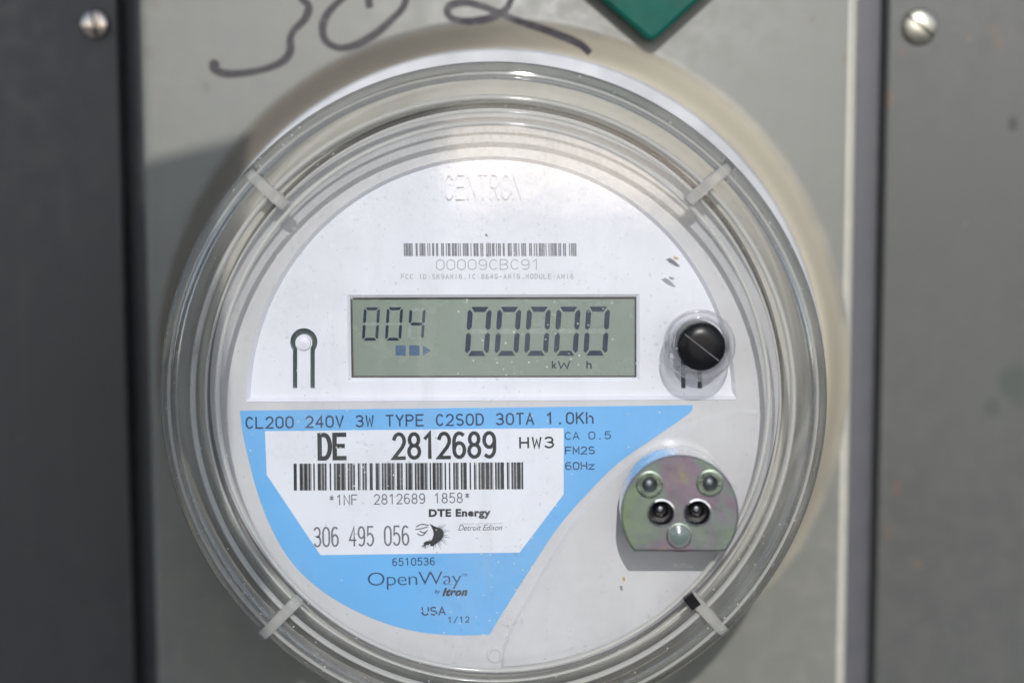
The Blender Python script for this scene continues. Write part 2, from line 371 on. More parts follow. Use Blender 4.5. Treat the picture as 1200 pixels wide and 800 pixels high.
def lettering(text, u0, v0, u1, v1, h, wd, Y, cw=.74, shear=0.0, bm=None):
    """stroke text along the baseline (u0,v0)-(u1,v1) in photo pixels, cap height h, stroke wd"""
    own = bm is None
    if own: bm = bmesh.new()
    a = Vector((u0, v0)); b = Vector((u1, v1)); n = len(text)
    d = (b - a).normalized(); up = Vector((d.y, -d.x)); tot = (b - a).length
    adv = tot / (n - 1 + cw) if n > 1 else 0; w = adv * cw if n > 1 else tot
    w -= wd * .5; k = 0
    for i, ch in enumerate(text):
        for st in G.get(ch, []):
            o = a + d * (adv * i + wd * .25)
            yy = Y - .000004 * (k % 3); k += 1
            pts = [tuple(o + d * (x * w + shear * y * h) + up * (wd * .5 + y * (h - wd))) for x, y in st]
            cl = (Vector(pts[0]) - Vector(pts[-1])).length < 1e-5
            ribbon(bm, pts, wd, lambda u, v, yy=yy: P(u, v, yy), closed=cl)
    return bm
def typeset(name, text, u0, v0, u1, v1, h, Y, mat, parent, bold=0., shear=0.):
    """outline font text fitted to its baseline and height"""
    cu = bpy.data.curves.new('t', 'FONT'); cu.body = text; cu.offset = bold; cu.space_character = 1.0 + bold * (2.2 if bold > 0 else 6); cu.shear = shear; cu.resolution_u = 3
    o = bpy.data.objects.new('t', cu); COL.objects.link(o)
    dg = bpy.context.evaluated_depsgraph_get(); me = bpy.data.meshes.new_from_object(o.evaluated_get(dg))
    bpy.data.objects.remove(o)
    xs = [v.co.x for v in me.vertices]; x0, x1 = min(xs), max(xs); H = 0.73
    a = Vector((u0, v0)); d = Vector((u1 - u0, v1 - v0)); L = d.length; d.normalize(); up = Vector((d.y, -d.x))
    for v in me.vertices:
        q = a + d * ((v.co.x - x0) / (x1 - x0) * L) + up * (v.co.y / H * h)
        v.co = P(q.x, q.y, Y)
    me.name = name; me.materials.clear(); me.materials.append(M[mat])
    ob = bpy.data.objects.new(name, me); COL.objects.link(ob); ob.parent = parent; return ob
def bars(x0, x1, yt, yb, slope, Y, mod=1.35, seed=1, groups=13):
    """bars of a barcode between pixel columns x0..x1; returns (dark bars, grey bars)"""
    rnd = random.Random(seed); bd, bgm = bmesh.new(), bmesh.new(); x = x0; i = 0
    while x < x1 - 1.2:
        w = rnd.choice((1, 1, 1, 2.1)) * mod; gap = rnd.choice((1, 1, 1, 2)) * mod * .95
        w = min(w, x1 - x)
        f = lambda u: (u - x0) * slope
        q = [(x, yt + f(x)), (x + w, yt + f(x)), (x + w + .3, yb + f(x)), (x + .3, yb + f(x))]
        tgt = bd
        tgt.faces.new([tgt.verts.new(P(u, v, Y)) for u, v in q])
        if gap < mod * 1.2 and rnd.random() < .75:
            q = [(x + w, yt + f(x)), (x + w + gap, yt + f(x)), (x + w + gap + .3, yb + f(x)), (x + w + .3, yb + f(x))]
            bgm.faces.new([bgm.verts.new(P(u, v, Y + .000005)) for u, v in q])
        x += w + gap; i += 1
        if i % 4 == 0: x += mod * 1.1
    return bd, bgm

# ------------------------------------------------------------------ enclosure (panel, flanges, grooves)
FY_ = .014
def struct(o, kind='structure'): o['kind'] = kind; return o
bm = bmesh.new()
gv = [bm.verts.new(c) for c in ((-60, -60, -1.5), (60, -60, -1.5), (60, 60, -1.5), (-60, 60, -1.5))]; bm.faces.new(gv)
struct(link('ground', bm, 'ground'))

# unseen blockers added behind the camera to shade the left of the panel
def sunward(p, y):               # where the ray from p towards the sun crosses the plane y
    return p + SUN * ((y - p.y) / SUN.y)
def block(name, pts, y0, y1):
    bm = bmesh.new(); A_ = [bm.verts.new((x, y0, z)) for x, z in pts]; B_ = [bm.verts.new((x, y1, z)) for x, z in pts]; n = len(pts)
    bm.faces.new(A_); bm.faces.new(B_)
    for i in range(n): bm.faces.new((A_[i], A_[(i + 1) % n], B_[(i + 1) % n], B_[i]))
    return struct(link(name, bm, 'ground'))
a_ = sunward(P(150, 194, 0), -.50); b_ = sunward(P(296, 158, 0), -.50); d_ = sunward(P(350, 712, 0), -.50); sl_ = (b_.z - a_.z) / (b_.x - a_.x)
block('sloped_shade_blocker', [(a_.x - .004, -1.5), (d_.x, -1.5), (d_.x, d_.z), (b_.x, d_.z + .012), (b_.x, b_.z), (a_.x - .004, a_.z - .004 * sl_)], -.50, -.62)
c_ = sunward(P(169, 400, FY_), -.50)
block('tall_shade_blocker', [(c_.x - .09, -1.5), (c_.x, -1.5), (c_.x, .75), (c_.x - .09, .75)], -.50, -.60)
PL, PR = P(171, 400, 0).x, P(1000, 400, 0).x
ZT, ZB = .34, -.34
def ring_h(r):
    """height of the pressed ring: metal rises from r = 93.5 mm to 85.5 mm"""
    r /= MM
    if r > 95: return 0.0
    if r < 85.7: return -12 * MM
    t = (95 - r) / 9.3
    return -12 * MM * (t * t * (3 - 2 * t))
box = thing('meter_enclosure', 'grey painted steel meter enclosure with a pressed ring and side flanges behind the round meter', 'enclosure', (0, 0, 0))
bm = bmesh.new()
# sheet with a round opening, its rim pressed forwards, outer edges rolled back
NS = 192
def sheet_pt(a, t):
    r0 = .0845; c, s_ = math.cos(a), math.sin(a)
    W = PR if c > 0 else -PL; W -= .003
    k = min(W / abs(c) if abs(c) > 1e-6 else 9, ZT / abs(s_) if abs(s_) > 1e-6 else 9)
    return c, s_, r0, k
rr = [.0857 + .0093 * i / 14 for i in range(15)]
rings = []
for r in rr: rings.append([bm.verts.new((r * math.cos(2 * math.pi * i / NS), ring_h(r), r * math.sin(2 * math.pi * i / NS))) for i in range(NS)])
inner_back = [bm.verts.new((.0857 * math.cos(2 * math.pi * i / NS), .004, .0857 * math.sin(2 * math.pi * i / NS))) for i in range(NS)]
rings = [inner_back] + rings
outer = []
for i in range(NS):
    c, s_, r0, k = sheet_pt(2 * math.pi * i / NS + 1e-9, 1)
    if k * 1 < .0941 and False: k = .0941
    outer.append(bm.verts.new((max(PL + .003, min(PR - .003, k * c)), 0, k * s_)))
rings.append(outer)
for A, B in zip(rings, rings[1:]):
    for i in range(NS): bm.faces.new((A[i], A[(i + 1) % NS], B[(i + 1) % NS], B[i]))
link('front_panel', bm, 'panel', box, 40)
for nm, xe, sg in (('rolled_edge', PR, 1), ('rolled_edge', PL, -1)):
    bm = bmesh.new(); prev = None; R = .003
    prof = [(xe - sg * R, 0)] + [(xe - sg * R + sg * R * math.sin(math.radians(a)), R - R * math.cos(math.radians(a))) for a in range(10, 91, 10)] + [(xe, .024)]
    for (x, y) in prof:
        row = [bm.verts.new((x, y - (0.0 if i else 0), z)) for i, z in enumerate((ZB, 0, ZT))]
        if prev:
            for i in range(2): bm.faces.new((prev[i], prev[i + 1], row[i + 1], row[i]))
        prev = row
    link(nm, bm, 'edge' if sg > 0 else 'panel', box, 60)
FY = .014
FL, FR = P(148.5, 400, FY).x, P(1032, 400, FY).x
def flange(name, x0, x1, mat, edge):
    """flat flange with a small rounded edge on the groove side"""
    bm = bmesh.new(); sg = 1 if edge == x1 else -1; R = .0012; far = x0 if edge == x1 else x1; prev = None
    prof = [(far, FY)] + [(edge - sg * R + sg * R * math.sin(math.radians(a)), FY + R - R * math.cos(math.radians(a))) for a in range(0, 91, 15)] + [(edge, .024)]
    for x, y in prof:
        row = [bm.verts.new((x, y, ZB)), bm.verts.new((x, y, ZT))]
        if prev: bm.faces.new((prev[0], prev[1], row[1], row[0]))
        prev = row
    return link(name, bm, mat, box, 50)
flange('side_flange', -.30, FL, 'left', FL)['label'] = 'grey flange on the left, its shade painted into the colour'
flange('side_flange', FR, .30, 'right', FR)['label'] = 'sunlit grey flange with rust spots on the right'
for x0, x1 in ((FL - .004, PL + .004), (PR - .004, FR + .004)):
    bm = bmesh.new(); bm.faces.new([bm.verts.new(c) for c in ((x0, .0230, ZB), (x1, .0230, ZB), (x1, .0230, ZT), (x0, .0230, ZT))])
    link('groove_floor', bm, 'groove', box)
# back of the box so that nothing shines through
bm = bmesh.new()
for a in range(1):
    bm.faces.new([bm.verts.new(c) for c in ((-.30, .04, ZB), (.30, .04, ZB), (.30, .04, ZT), (-.30, .04, ZT))])
link('back_plate', bm, 'groove', box)

# handwriting in marker on the panel: 3 0 2
def on_panel(u, v):
    p = P(u, v, -.0001)
    for _ in range(4):
        y = ring_h(math.hypot(p.x, p.z)) - .00012; p = P(u, v, y)
    return p
hw = {'3': ([(345, -60), (375, -45), (372, -22), (352, -6), (361, 6), (361, 14), (356, 24), (345, 35), (340, 46), (340, 60), (331, 72), (310, 81), (283, 86), (262, 86), (250, 80), (252, 73)], 9.6),
      '0': ([(433, 7), (428, -12), (412, -10), (397, 2), (384, 16), (378, 31), (381, 47), (396, 56), (416, 53), (438, 41), (458, 24), (474, 5), (476, -25), (450, -35), (433, -20)], 9.6),
      '2': ([(560, -45), (585, -50), (600, -22), (598, 2), (588, 15), (572, 22), (550, 25), (531, 22), (524, 14), (529, 6), (547, 3), (572, 10), (606, 24), (647, 38), (678, 51), (690, 61)], 9.4)}
for k, (pts, wd) in hw.items():
    bm = bmesh.new(); sp = smoothpath(pts, 10)
    ribbon(bm, sp, wd, on_panel, wf=lambda t: .9 + .18 * math.sin(t * 23) * .5)
    if k == '3': tessfill(bm, [[(lambda p: (p.x, p.z))(on_panel(251 + 6.2 * math.cos(a), 76 + 6.2 * math.sin(a))) for a in [i * math.pi / 8 for i in range(16)]]], -.00016)
    o = link('marker_digit', bm, 'marker', box); o['label'] = 'handwritten marker digit ' + k

# flange screws
def screw(name, label, u, v, rp, mat, ang, sc_):
    p = P(u, v, FY); R = rp / sc_
    t = thing(name, label, 'screw', (p.x, FY, p.z), 'slotted screws in the enclosure flanges')
    bm = bmesh.new(); prof = [(R, 0)] + [(R * math.cos(math.radians(a)), -R * .18 - R * .42 * math.sin(math.radians(a))) for a in range(0, 91, 10)][:-1] + [(0, -R * .6)]
    lathe(bm, prof, 0, 0, 40)
    head = link('head', bm, mat, t, 50)
    bm = bmesh.new(); c, s_ = math.cos(math.radians(ang)), math.sin(math.radians(ang)); w2 = R * .085
    for sg in (1,):
        prev = None
        for i in range(13):
            q = -0.93 + 1.86 * i / 12; y = -R * .18 - R * .42 * math.sqrt(max(0, 1 - q * q)) - R * .015
            x, z = q * R * c, q * R * s_
            row = [bm.verts.new((x - s_ * w2, y, z + c * w2)), bm.verts.new((x + s_ * w2, y, z - c * w2))]
            if prev: bm.faces.new((prev[0], prev[1], row[1], row[0]))
            prev = row
    link('slot', bm, 'dirt', head)
    return t
screw('slotted_screw', 'tarnished slotted screw with a bright glint in the dark left flange', 112, 29, 17.5, 'screw_old', 98, 4200)
screw('slotted_screw', 'pale sunlit slotted screw in the right flange beside the bright panel edge', 1077, 31, 20.5, 'screw', -38, 4200)

# green tag at the top edge
gt = thing('green_tag', 'dark green plastic tag, its lower corner hanging at the top edge right of the handwriting', 'tag', tuple(P(765, 0, -.003)))
bm = bmesh.new()
c0 = P(764, 50, -.006); cA = P(696, -8, -.006); cB = P(828, -8, -.006)
dA = (cA - c0).normalized(); dB = (cB - c0).normalized(); L1 = .038
def rc(c, da, db, r=.0016):
    return [c + da * r, c + da * r * .3 + db * r * .3, c + db * r]
pts = [c0 + dA * L1, *[x for x in rc(c0, dA, dB)], c0 + dB * L1, c0 + dA * L1 + dB * L1]
o2 = [(p.x, p.z) for p in pts]; inn = offset(o2, .0009)
lo = gt.location
sh = lambda L: [(x - lo.x, z - lo.z) for x, z in L]
o2, inn = sh(o2), sh(inn); yf = -.0075 - lo.y
tessfill(bm, [inn], yf); skirt(bm, inn, yf, o2, yf + .0006); skirt(bm, o2, yf + .0006, o2, -.0002 - lo.y)
link('tag_body', bm, 'green', gt, 30)

# ------------------------------------------------------------------ the meter
mt = thing('electric_meter', 'round digital electric meter under a clear dusty plastic cover, with display and blue label', 'electric meter')
def part(name, bm, mat, parent=mt, smooth=None): return link(name, bm, mat, parent, smooth)
# locking ring and base
bm = bmesh.new(); lathe(bm, [(.0855, -.006), (.0858, -.0125), (.0852, -.0134), (.0822, -.0140), (.0808, -.0132), (.0806, -.004)], seg=192); part('locking_ring', bm, 'ringsteel', smooth=40)
bm = bmesh.new(); lathe(bm, [(.0806, -.004), (.0806, -.0105), (.074, -.0115), (.070, -.013), (.0695, -.020)], seg=160); part('base', bm, 'base', smooth=35)
YG, YW, YL = -.0485, -.0473, -.0458
bm = bmesh.new(); lathe(bm, [(.071, -.0125), (.0705, -.030), (.0728, YG + .004), (.0728, YG + .0022), (.0722, YG + .0014), (.0708, YG + .0012), (.0702, YG + .0022), (.0694, YG + .0022), (.0694, YG)], seg=192); part('inner_housing', bm, 'base', smooth=35)
bm = bmesh.new(); lathe(bm, [(.0703, YG + .0021), (.0702, YG + .0007), (.0695, YG + .0007), (.0694, YG + .0021)], seg=192); part('edge_shade', bm, 'edge_shade', smooth=40)  # dark ring painting the shadow in the gap round the face plate
# D-shaped white plate, outlined on photo circle centre (576,470)
def arcpx(cx, cy_, r, a0, a1, n): return [(cx + r * math.cos(math.radians(a0 + (a1 - a0) * i / (n - 1))), cy_ - r * math.sin(math.radians(a0 + (a1 - a0) * i / (n - 1)))) for i in range(n)]
Dpx = arcpx(575.5, 470, 287, -0.0, 179.8, 72) + [(289, 470.5), (862, 468)]
Dpx = Dpx[:-1] if False else Dpx
Dout = px(Dpx, YG)
if (Vector(Dout[0]) - Vector(Dout[-1])).length < .0003: Dout = Dout[:-1]
Din = offset(Dout, .0009)
# step curve of the lower housing
bm = bmesh.new()
tessfill(bm, [circ(0, 0, .0694, 160), Dout], YG); part('face_plate', bm, 'grey')
lcdw = px([(410, 349), (746, 348), (746, 442.5), (411.5, 443)], YW)
lcdo = px([(406.5, 345.5), (749.5, 344.5), (749.5, 446.5), (408, 447)], YW)
def keyhole(cx, cy_, r, sl, ry):
    """inverted-U slot: round head with two legs going down; returns outline pixels"""
    P1 = arcpx(cx, cy_, r, -36, 216, 24)
    gx = sl
    return P1 + [(cx - gx - 2.6, ry), (cx - gx + 2.6, ry), (cx - gx + 2.6, cy_ + r * .62)] + arcpx(cx - .1, cy_ + 1.2, r * .62, 219, -39, 18) + [(cx + gx - 2.6, cy_ + r * .62), (cx + gx - 2.6, ry), (cx + gx + 2.6, ry)]
K1 = px(keyhole(356, 400.5, 16, 10.3, 455), YW); K2 = px(keyhole(810.5, 400, 16, 9.6, 455), YW)
bm = bmesh.new(); tessfill(bm, [Din, lcdo, K1, K2], YW)
skirt(bm, Din, YW, Dout, YG - .0002)
skirt(bm, lcdo, YW, lcdw, YW + .0006); skirt(bm, lcdw, YW + .0006, lcdw, YL + .0002)
for K in (K1, K2): skirt(bm, K, YW, K, YW + .002)
rp = part('register_plate', bm, 'white')
for K in (K1, K2):
    bm = bmesh.new(); tessfill(bm, [offset(K, -.0004)], YW + .0019); link('latch_slot', bm, 'dark', rp)
for u_, v_ in ((356, 401.5), (810.5, 401)):
    c = P(u_, v_, YW); bm = bmesh.new(); lathe(bm, [(.0018, YW + .0003), (.0017, YW - .0007), (.0014, YW - .0007), (.0008, YW - .0010), (0, YW - .0010)], c.x, c.z, 36); link('latch_button', bm, 'white', rp, 40)
# raised lower housing step right of the label
step = [(866, 478), (830, 489), (790, 505), (748, 530), (712, 562), (676, 603), (645, 650), (618, 697), (597, 735), (586, 765)]
sp = smoothpath(step, 6)
cx0, cz0 = 0, 0
A = px(sp, YG)
def to_circle(p, r=.0686): v = Vector(p); return tuple(v.normalized() * r) if v.length > 1e-6 else p
a_end = math.atan2(A[-1][1], A[-1][0]); a_start = math.atan2(A[0][1], A[0][0])
arc = [(.0686 * math.cos(a_end + (a_start - a_end) * i / 40), .0686 * math.sin(a_end + (a_start - a_end) * i / 40)) for i in range(41)]
loop = A + arc
bm = bmesh.new(); inn = offset(loop, .0010)
tessfill(bm, [inn], YG - .0007); skirt(bm, inn, YG - .0007, loop, YG + .0001)
part('lower_step', bm, 'grey', smooth=60)
# ejector ring moulded on the plate
bm = bmesh.new(); c = Pxz(580, 767, YG); lathe(bm, [(.0021, YG), (.0019, YG - .0003), (.0014, YG - .0003), (.0012, YG)], c[0], c[1], 32); part('moulded_ring', bm, 'grey', smooth=40)
# raised lettering on the register plate
bm = bmesh.new()
for i, ch in enumerate('CENTRON'):
    lettering(ch, 521 + i * 13.3, 234 - .1 * i, 531 + i * 13.3, 234 - .1 * i, 30, 1.7, YW - .0007, bm=bm)
ext = bmesh.ops.extrude_face_region(bm, geom=bm.faces[:])
for v in [g_ for g_ in ext['geom'] if isinstance(g_, bmesh.types.BMVert)]: v.co.y = YW + .0001
lettering('R', 619.5, 212, 624, 212, 6, 1.1, YW - .00025, bm=bm)
ribbon(bm, arcpx(622, 208.8, 6.3, 0, 360, 20), 1.1, lambda u, v: P(u, v, YW - .00025), closed=True)
link('raised_lettering', bm, 'white', rp)['label'] = 'raised word CENTRON'
T = .00006
bd, bg_ = bars(473, 677, 285, 300, 0, YW - T, 1.15, 3)
link('barcode', bd, 'ink_mid', rp); link('barcode', bg_, 'ink_pale', rp)
link('printed_text', lettering('00009CBC91', 511, 316.5, 633, 316, 12.5, 1.1, YW - T, .78), 'ink_pale', rp)
link('printed_text', lettering('FCC ID:SK9AMI6,IC:864G-AMI6,MODULE:AMI6', 470, 327.2, 672, 326.8, 6.2, .9, YW - T, .68), 'ink_pale', rp)
# display
lcd = part('display', (lambda b: (tessfill(b, [offset(lcdw, -.0006)], YL), b)[1])(bmesh.new()), 'lcd')
def seg7(bm, u, v, w, h, th, segs, sl, Y):
    """u,v = top left; slanted seven-segment digit"""
    def q(L): 
        return bm.faces.new([bm.verts.new(P(u + x + sl * (h - y) / h, v + y, Y)) for x, y in L])
    g_ = th * .28; m = h / 2; t = th
    S = {'a': [(g_ + t * .35, 0), (w - g_ - t * .35, 0), (w - g_ - t, t), (g_ + t, t)],
         'd': [(g_ + t, h - t), (w - g_ - t, h - t), (w - g_ - t * .35, h), (g_ + t * .35, h)],
         'g': [(t * .6, m), (t * 1.2, m - t / 2), (w - t * 1.2, m - t / 2), (w - t * .6, m), (w - t * 1.2, m + t / 2), (t * 1.2, m + t / 2)],
         'f': [(0, t * .9), (t * .45, t * .55), (t, t * 1.25), (t, m - t * .8), (t * .5, m - t * .25), (0, m - t * .6)],
         'e': [(0, m + t * .6), (t * .5, m + t * .25), (t, m + t * .8), (t, h - t * 1.25), (t * .45, h - t * .55), (0, h - t * .9)]}
    S['b'] = [(w - x, y) for x, y in S['f']]; S['c'] = [(w - x, y) for x, y in S['e']]
    for k in segs: q(S[k])
bm = bmesh.new()
for i in range(5): seg7(bm, 544.5 + 34.7 * i, 359.5 - .1 * i, 28, 57.5, 6, 'abcdef', 4, YL - T)
link('display_digits', bm, 'seg', lcd)['label'] = 'large display digits 00000'
bm = bmesh.new(); seg7(bm, 424, 360, 19, 39, 3.4, 'abcdef', 2.5, YL - T); seg7(bm, 451, 360, 19, 39, 3.4, 'abcdef', 2.5, YL - T); seg7(bm, 477.5, 361, 19, 37, 3.4, 'fgbc', 2.5, YL - T)
link('display_digits', bm, 'seg', lcd)['label'] = 'small display digits 004'
bm = bmesh.new()
for L in ([(463.5, 404.5), (475.5, 404.5), (475.5, 416.5), (463.5, 416.5)], [(479.5, 404.5), (491.5, 404.5), (491.5, 416.5), (479.5, 416.5)], [(495.5, 404.5), (505, 410.5), (495.5, 416.5)]):
    bm.faces.new([bm.verts.new(P(u, v, YL - T)) for u, v in L])
gh = bmesh.new()
for i in range(5): seg7(gh, 544.5 + 34.7 * i, 359.5 - .1 * i, 28, 57.5, 6, 'g', 4, YL - T)
seg7(gh, 424, 360, 19, 39, 3.4, 'g', 2.5, YL - T); seg7(gh, 451, 360, 19, 39, 3.4, 'g', 2.5, YL - T); seg7(gh, 477.5, 361, 19, 37, 3.4, 'ade', 2.5, YL - T)
link('unlit_segments', gh, 'seg_ghost', lcd)
link('display_symbols', bm, 'seg_pale', lcd)
bm = lettering('k', 647, 432, 652, 432, 9.5, 1.6, YL - T); lettering('W', 654, 432, 668, 432, 9.5, 1.4, YL - T, bm=bm); lettering('h', 687.5, 432, 693.5, 432, 9.5, 1.6, YL - T, bm=bm)
link('display_units', bm, 'seg', lcd)

bm = bmesh.new()
skirt(bm, lcdw, YL - .0005, offset(lcdw, .00042), YL - .0004); skirt(bm, offset(lcdw, .00042), YL - .0004, offset(lcdw, .00042), YL)
part('display_edge_shade', bm, 'edge_shade')  # dark strip painting the recess shadow round the display
# blue label and sticker
YB = YG - .0001
lab = smoothpath([(281, 481), (284, 505), (290, 533), (302, 578), (318, 619), (337, 652), (358, 676), (383, 696), (410, 712), (436, 724), (468, 735), (502, 741.5), (540, 744), (574, 743)], 4) + \
      smoothpath([(583, 727), (600, 700), (625, 661), (655, 616), (690, 576), (726, 541), (768, 512), (804, 487), (811, 480)], 4) + [(812, 474.5)]
bl = part('blue_label', (lambda b: (plate(b, px(lab, YB), [], YB, YG + .0001), b)[1])(bmesh.new()), 'blue')
YS = YB - .00008
stk = part('white_sticker', (lambda b: (plate(b, px([(310.5, 505), (312.5, 556), (375.5, 650), (609, 647), (660.5, 579), (660.5, 501.5)], YS), [], YS, YB + .00002), b)[1])(bmesh.new()), 'sticker')
YT = YB - T; YU = YS - T
def prn(t, u0, v0, u1, v1, h, wd, mat, par, cw=.74, Y=None):
    o = link('printed_text', lettering(t, u0, v0, u1, v1, h, wd, Y if Y is not None else (YT if par is bl else YU), cw), mat, par); return o
prn('CL200 240V 3W TYPE C2SOD 30TA 1.0Kh', 288, 502.5, 696, 496.5, 14.5, 2.0, 'ink_blue', bl, .76)
prn('CA 0.5', 662, 515.3, 716, 514.3, 9.5, 1.2, 'ink_blue', bl, .8)
prn('FM2S', 662.5, 532.5, 697, 532, 9.5, 1.4, 'ink_blue', bl, .8)
prn('60Hz', 662.5, 550.5, 697, 550, 9.5, 1.4, 'ink_blue', bl, .8)
prn('DE', 373.5, 539.5, 406, 539, 32.5, 5.2, 'ink', stk, .85)
prn('2812689', 460.5, 538.8, 581, 537, 32.5, 4.3, 'ink', stk, .84)
prn('HW3', 609, 525.5, 649, 525, 14, 2.2, 'ink', stk, .72)
prn('*1NF  2812689 1858*', 385.5, 592, 551, 589, 12.5, 1.3, 'ink_soft', stk, .76)
prn('306 495 056', 368, 641, 479.5, 639, 24, 2.0, 'ink_soft', stk, .8)
bd, bg_ = bars(344, 613, 543, 574.5, -.006, YU, 1.75, 11)
link('barcode', bd, 'ink', stk); link('barcode', bg_, 'ink_bar', stk)
typeset('printed_text', 'DTE Energy', 502.5, 604.8, 575, 604.2, 8.6, YU, 'ink', stk, .05)
typeset('printed_text', 'Detroit Edison', 537, 621.3, 588.5, 620.8, 7, YU, 'ink', stk, 0, .35)
bm = bmesh.new(); ribbon(bm, [(539, 613.5), (589, 613)], .6, lambda u, v: P(u, v, YU)); link('printed_rule', bm, 'ink_pale', stk)
prn('6510536', 460, 663, 509.5, 662, 9.5, 1.2, 'ink_blue', bl)
typeset('printed_text', 'OpenWay', 431, 686, 541, 684.2, 16.8, YT, 'ink_blue', bl, -.012)
typeset('printed_text', 'TM', 541, 675, 547.5, 675, 3.5, YT, 'ink_blue', bl)
typeset('printed_text', 'by', 509.5, 694.5, 516, 694.5, 4.5, YT, 'ink_blue', bl, .02, .3)
typeset('printed_text', 'Itron', 518, 697.5, 548, 697, 9, YT, 'ink', bl, .055, .35)
prn('USA', 494.5, 721, 522, 720.5, 10.5, 1.7, 'ink_blue', bl, .82)
prn('1/12', 525, 729.6, 550, 729, 7.5, 1.1, 'ink_blue', bl, .68)
# sunburst emblem on the sticker: dark crescent with rays and strands of hair
bm = bmesh.new(); mp = lambda u, v: P(u, v, YU)
cres = smoothpath([(503, 613), (511, 617), (517, 619), (520, 624), (518, 631), (512, 636), (506, 640), (504, 636), (507, 630), (508, 624), (506, 618), (503, 613)], 3)[:-1]
tessfill_pts = px(cres, YU); tessfill(bm, [tessfill_pts], YU)
for k in range(22):
    a = math.radians(60 - k * 9); r0, r1 = 8, 12.5 + 3 * (k % 3)
    cx_, cy__ = 509, 626
    ribbon(bm, [(cx_ + r0 * math.cos(a), cy__ - r0 * math.sin(a)), (cx_ + r1 * math.cos(a), cy__ - r1 * math.sin(a))], .8, lambda u, v: P(u, v, YU - .00001), wf=lambda t: 1.3 - t)
for pth in ([(488, 617), (494, 614), (502, 615)], [(487, 620), (494, 619), (501, 617)], [(489, 625), (495, 627), (500, 622)], [(492, 622), (497, 624), (501, 621)]):
    ribbon(bm, smoothpath(pth, 4), 1.1, lambda u, v: P(u, v, YU - .00002))
tessfill(bm, [px(smoothpath([(496, 636), (500, 633.5), (504, 634), (504, 637), (499, 638.5), (496, 636)], 2)[:-1], YU)], YU)
for k in range(5):
    ribbon(bm, [(499, 636), (494 + k * 1.2, 640 + k * .6)], .6, lambda u, v: P(u, v, YU - .00003))
link('sunburst_emblem', bm, 'ink', stk)

# black knob behind its clear collar
kc = P(822.5, 407, -.0595); R = 28.3 / 4930
bm = bmesh.new(); lathe(bm, [(R * .95, YW), (R, -.054), (R * .985, -.0588), (R * .9, -.0594), (R * .45, -.0596), (0, -.0597)], kc.x, kc.z, 56); kn = part('reset_knob', bm, 'black', smooth=50)
bm = bmesh.new(); a = math.radians(-38); c, s_ = math.cos(a), math.sin(a); w2 = .00007
vs = [(-.9, 1), (.9, 1), (.9, -1), (-.9, -1)]
bm.faces.new([bm.verts.new((kc.x + q * R * c - s_ * w2 * t, -.0598, kc.z + q * R * s_ + c * w2 * t)) for q, t in vs])
link('seam_or_edge_line', bm, 'ink_mid', kn)
cc = P(820, 405, -.0605); Rc = 41.5 / 4940
bm = bmesh.new(); lathe(bm, [(Rc, -.0575), (Rc * .99, -.0615), (Rc * .95, -.0626), (Rc * .87, -.0626), (Rc * .82, -.0618), (Rc * .74, -.0600), (Rc * .74, -.0560), (Rc * .78, -.0515), (Rc * .85, -.0515), (Rc * .88, -.0570)], cc.x, cc.z, 72, closed=True); part('knob_collar', bm, 'collar', smooth=35)

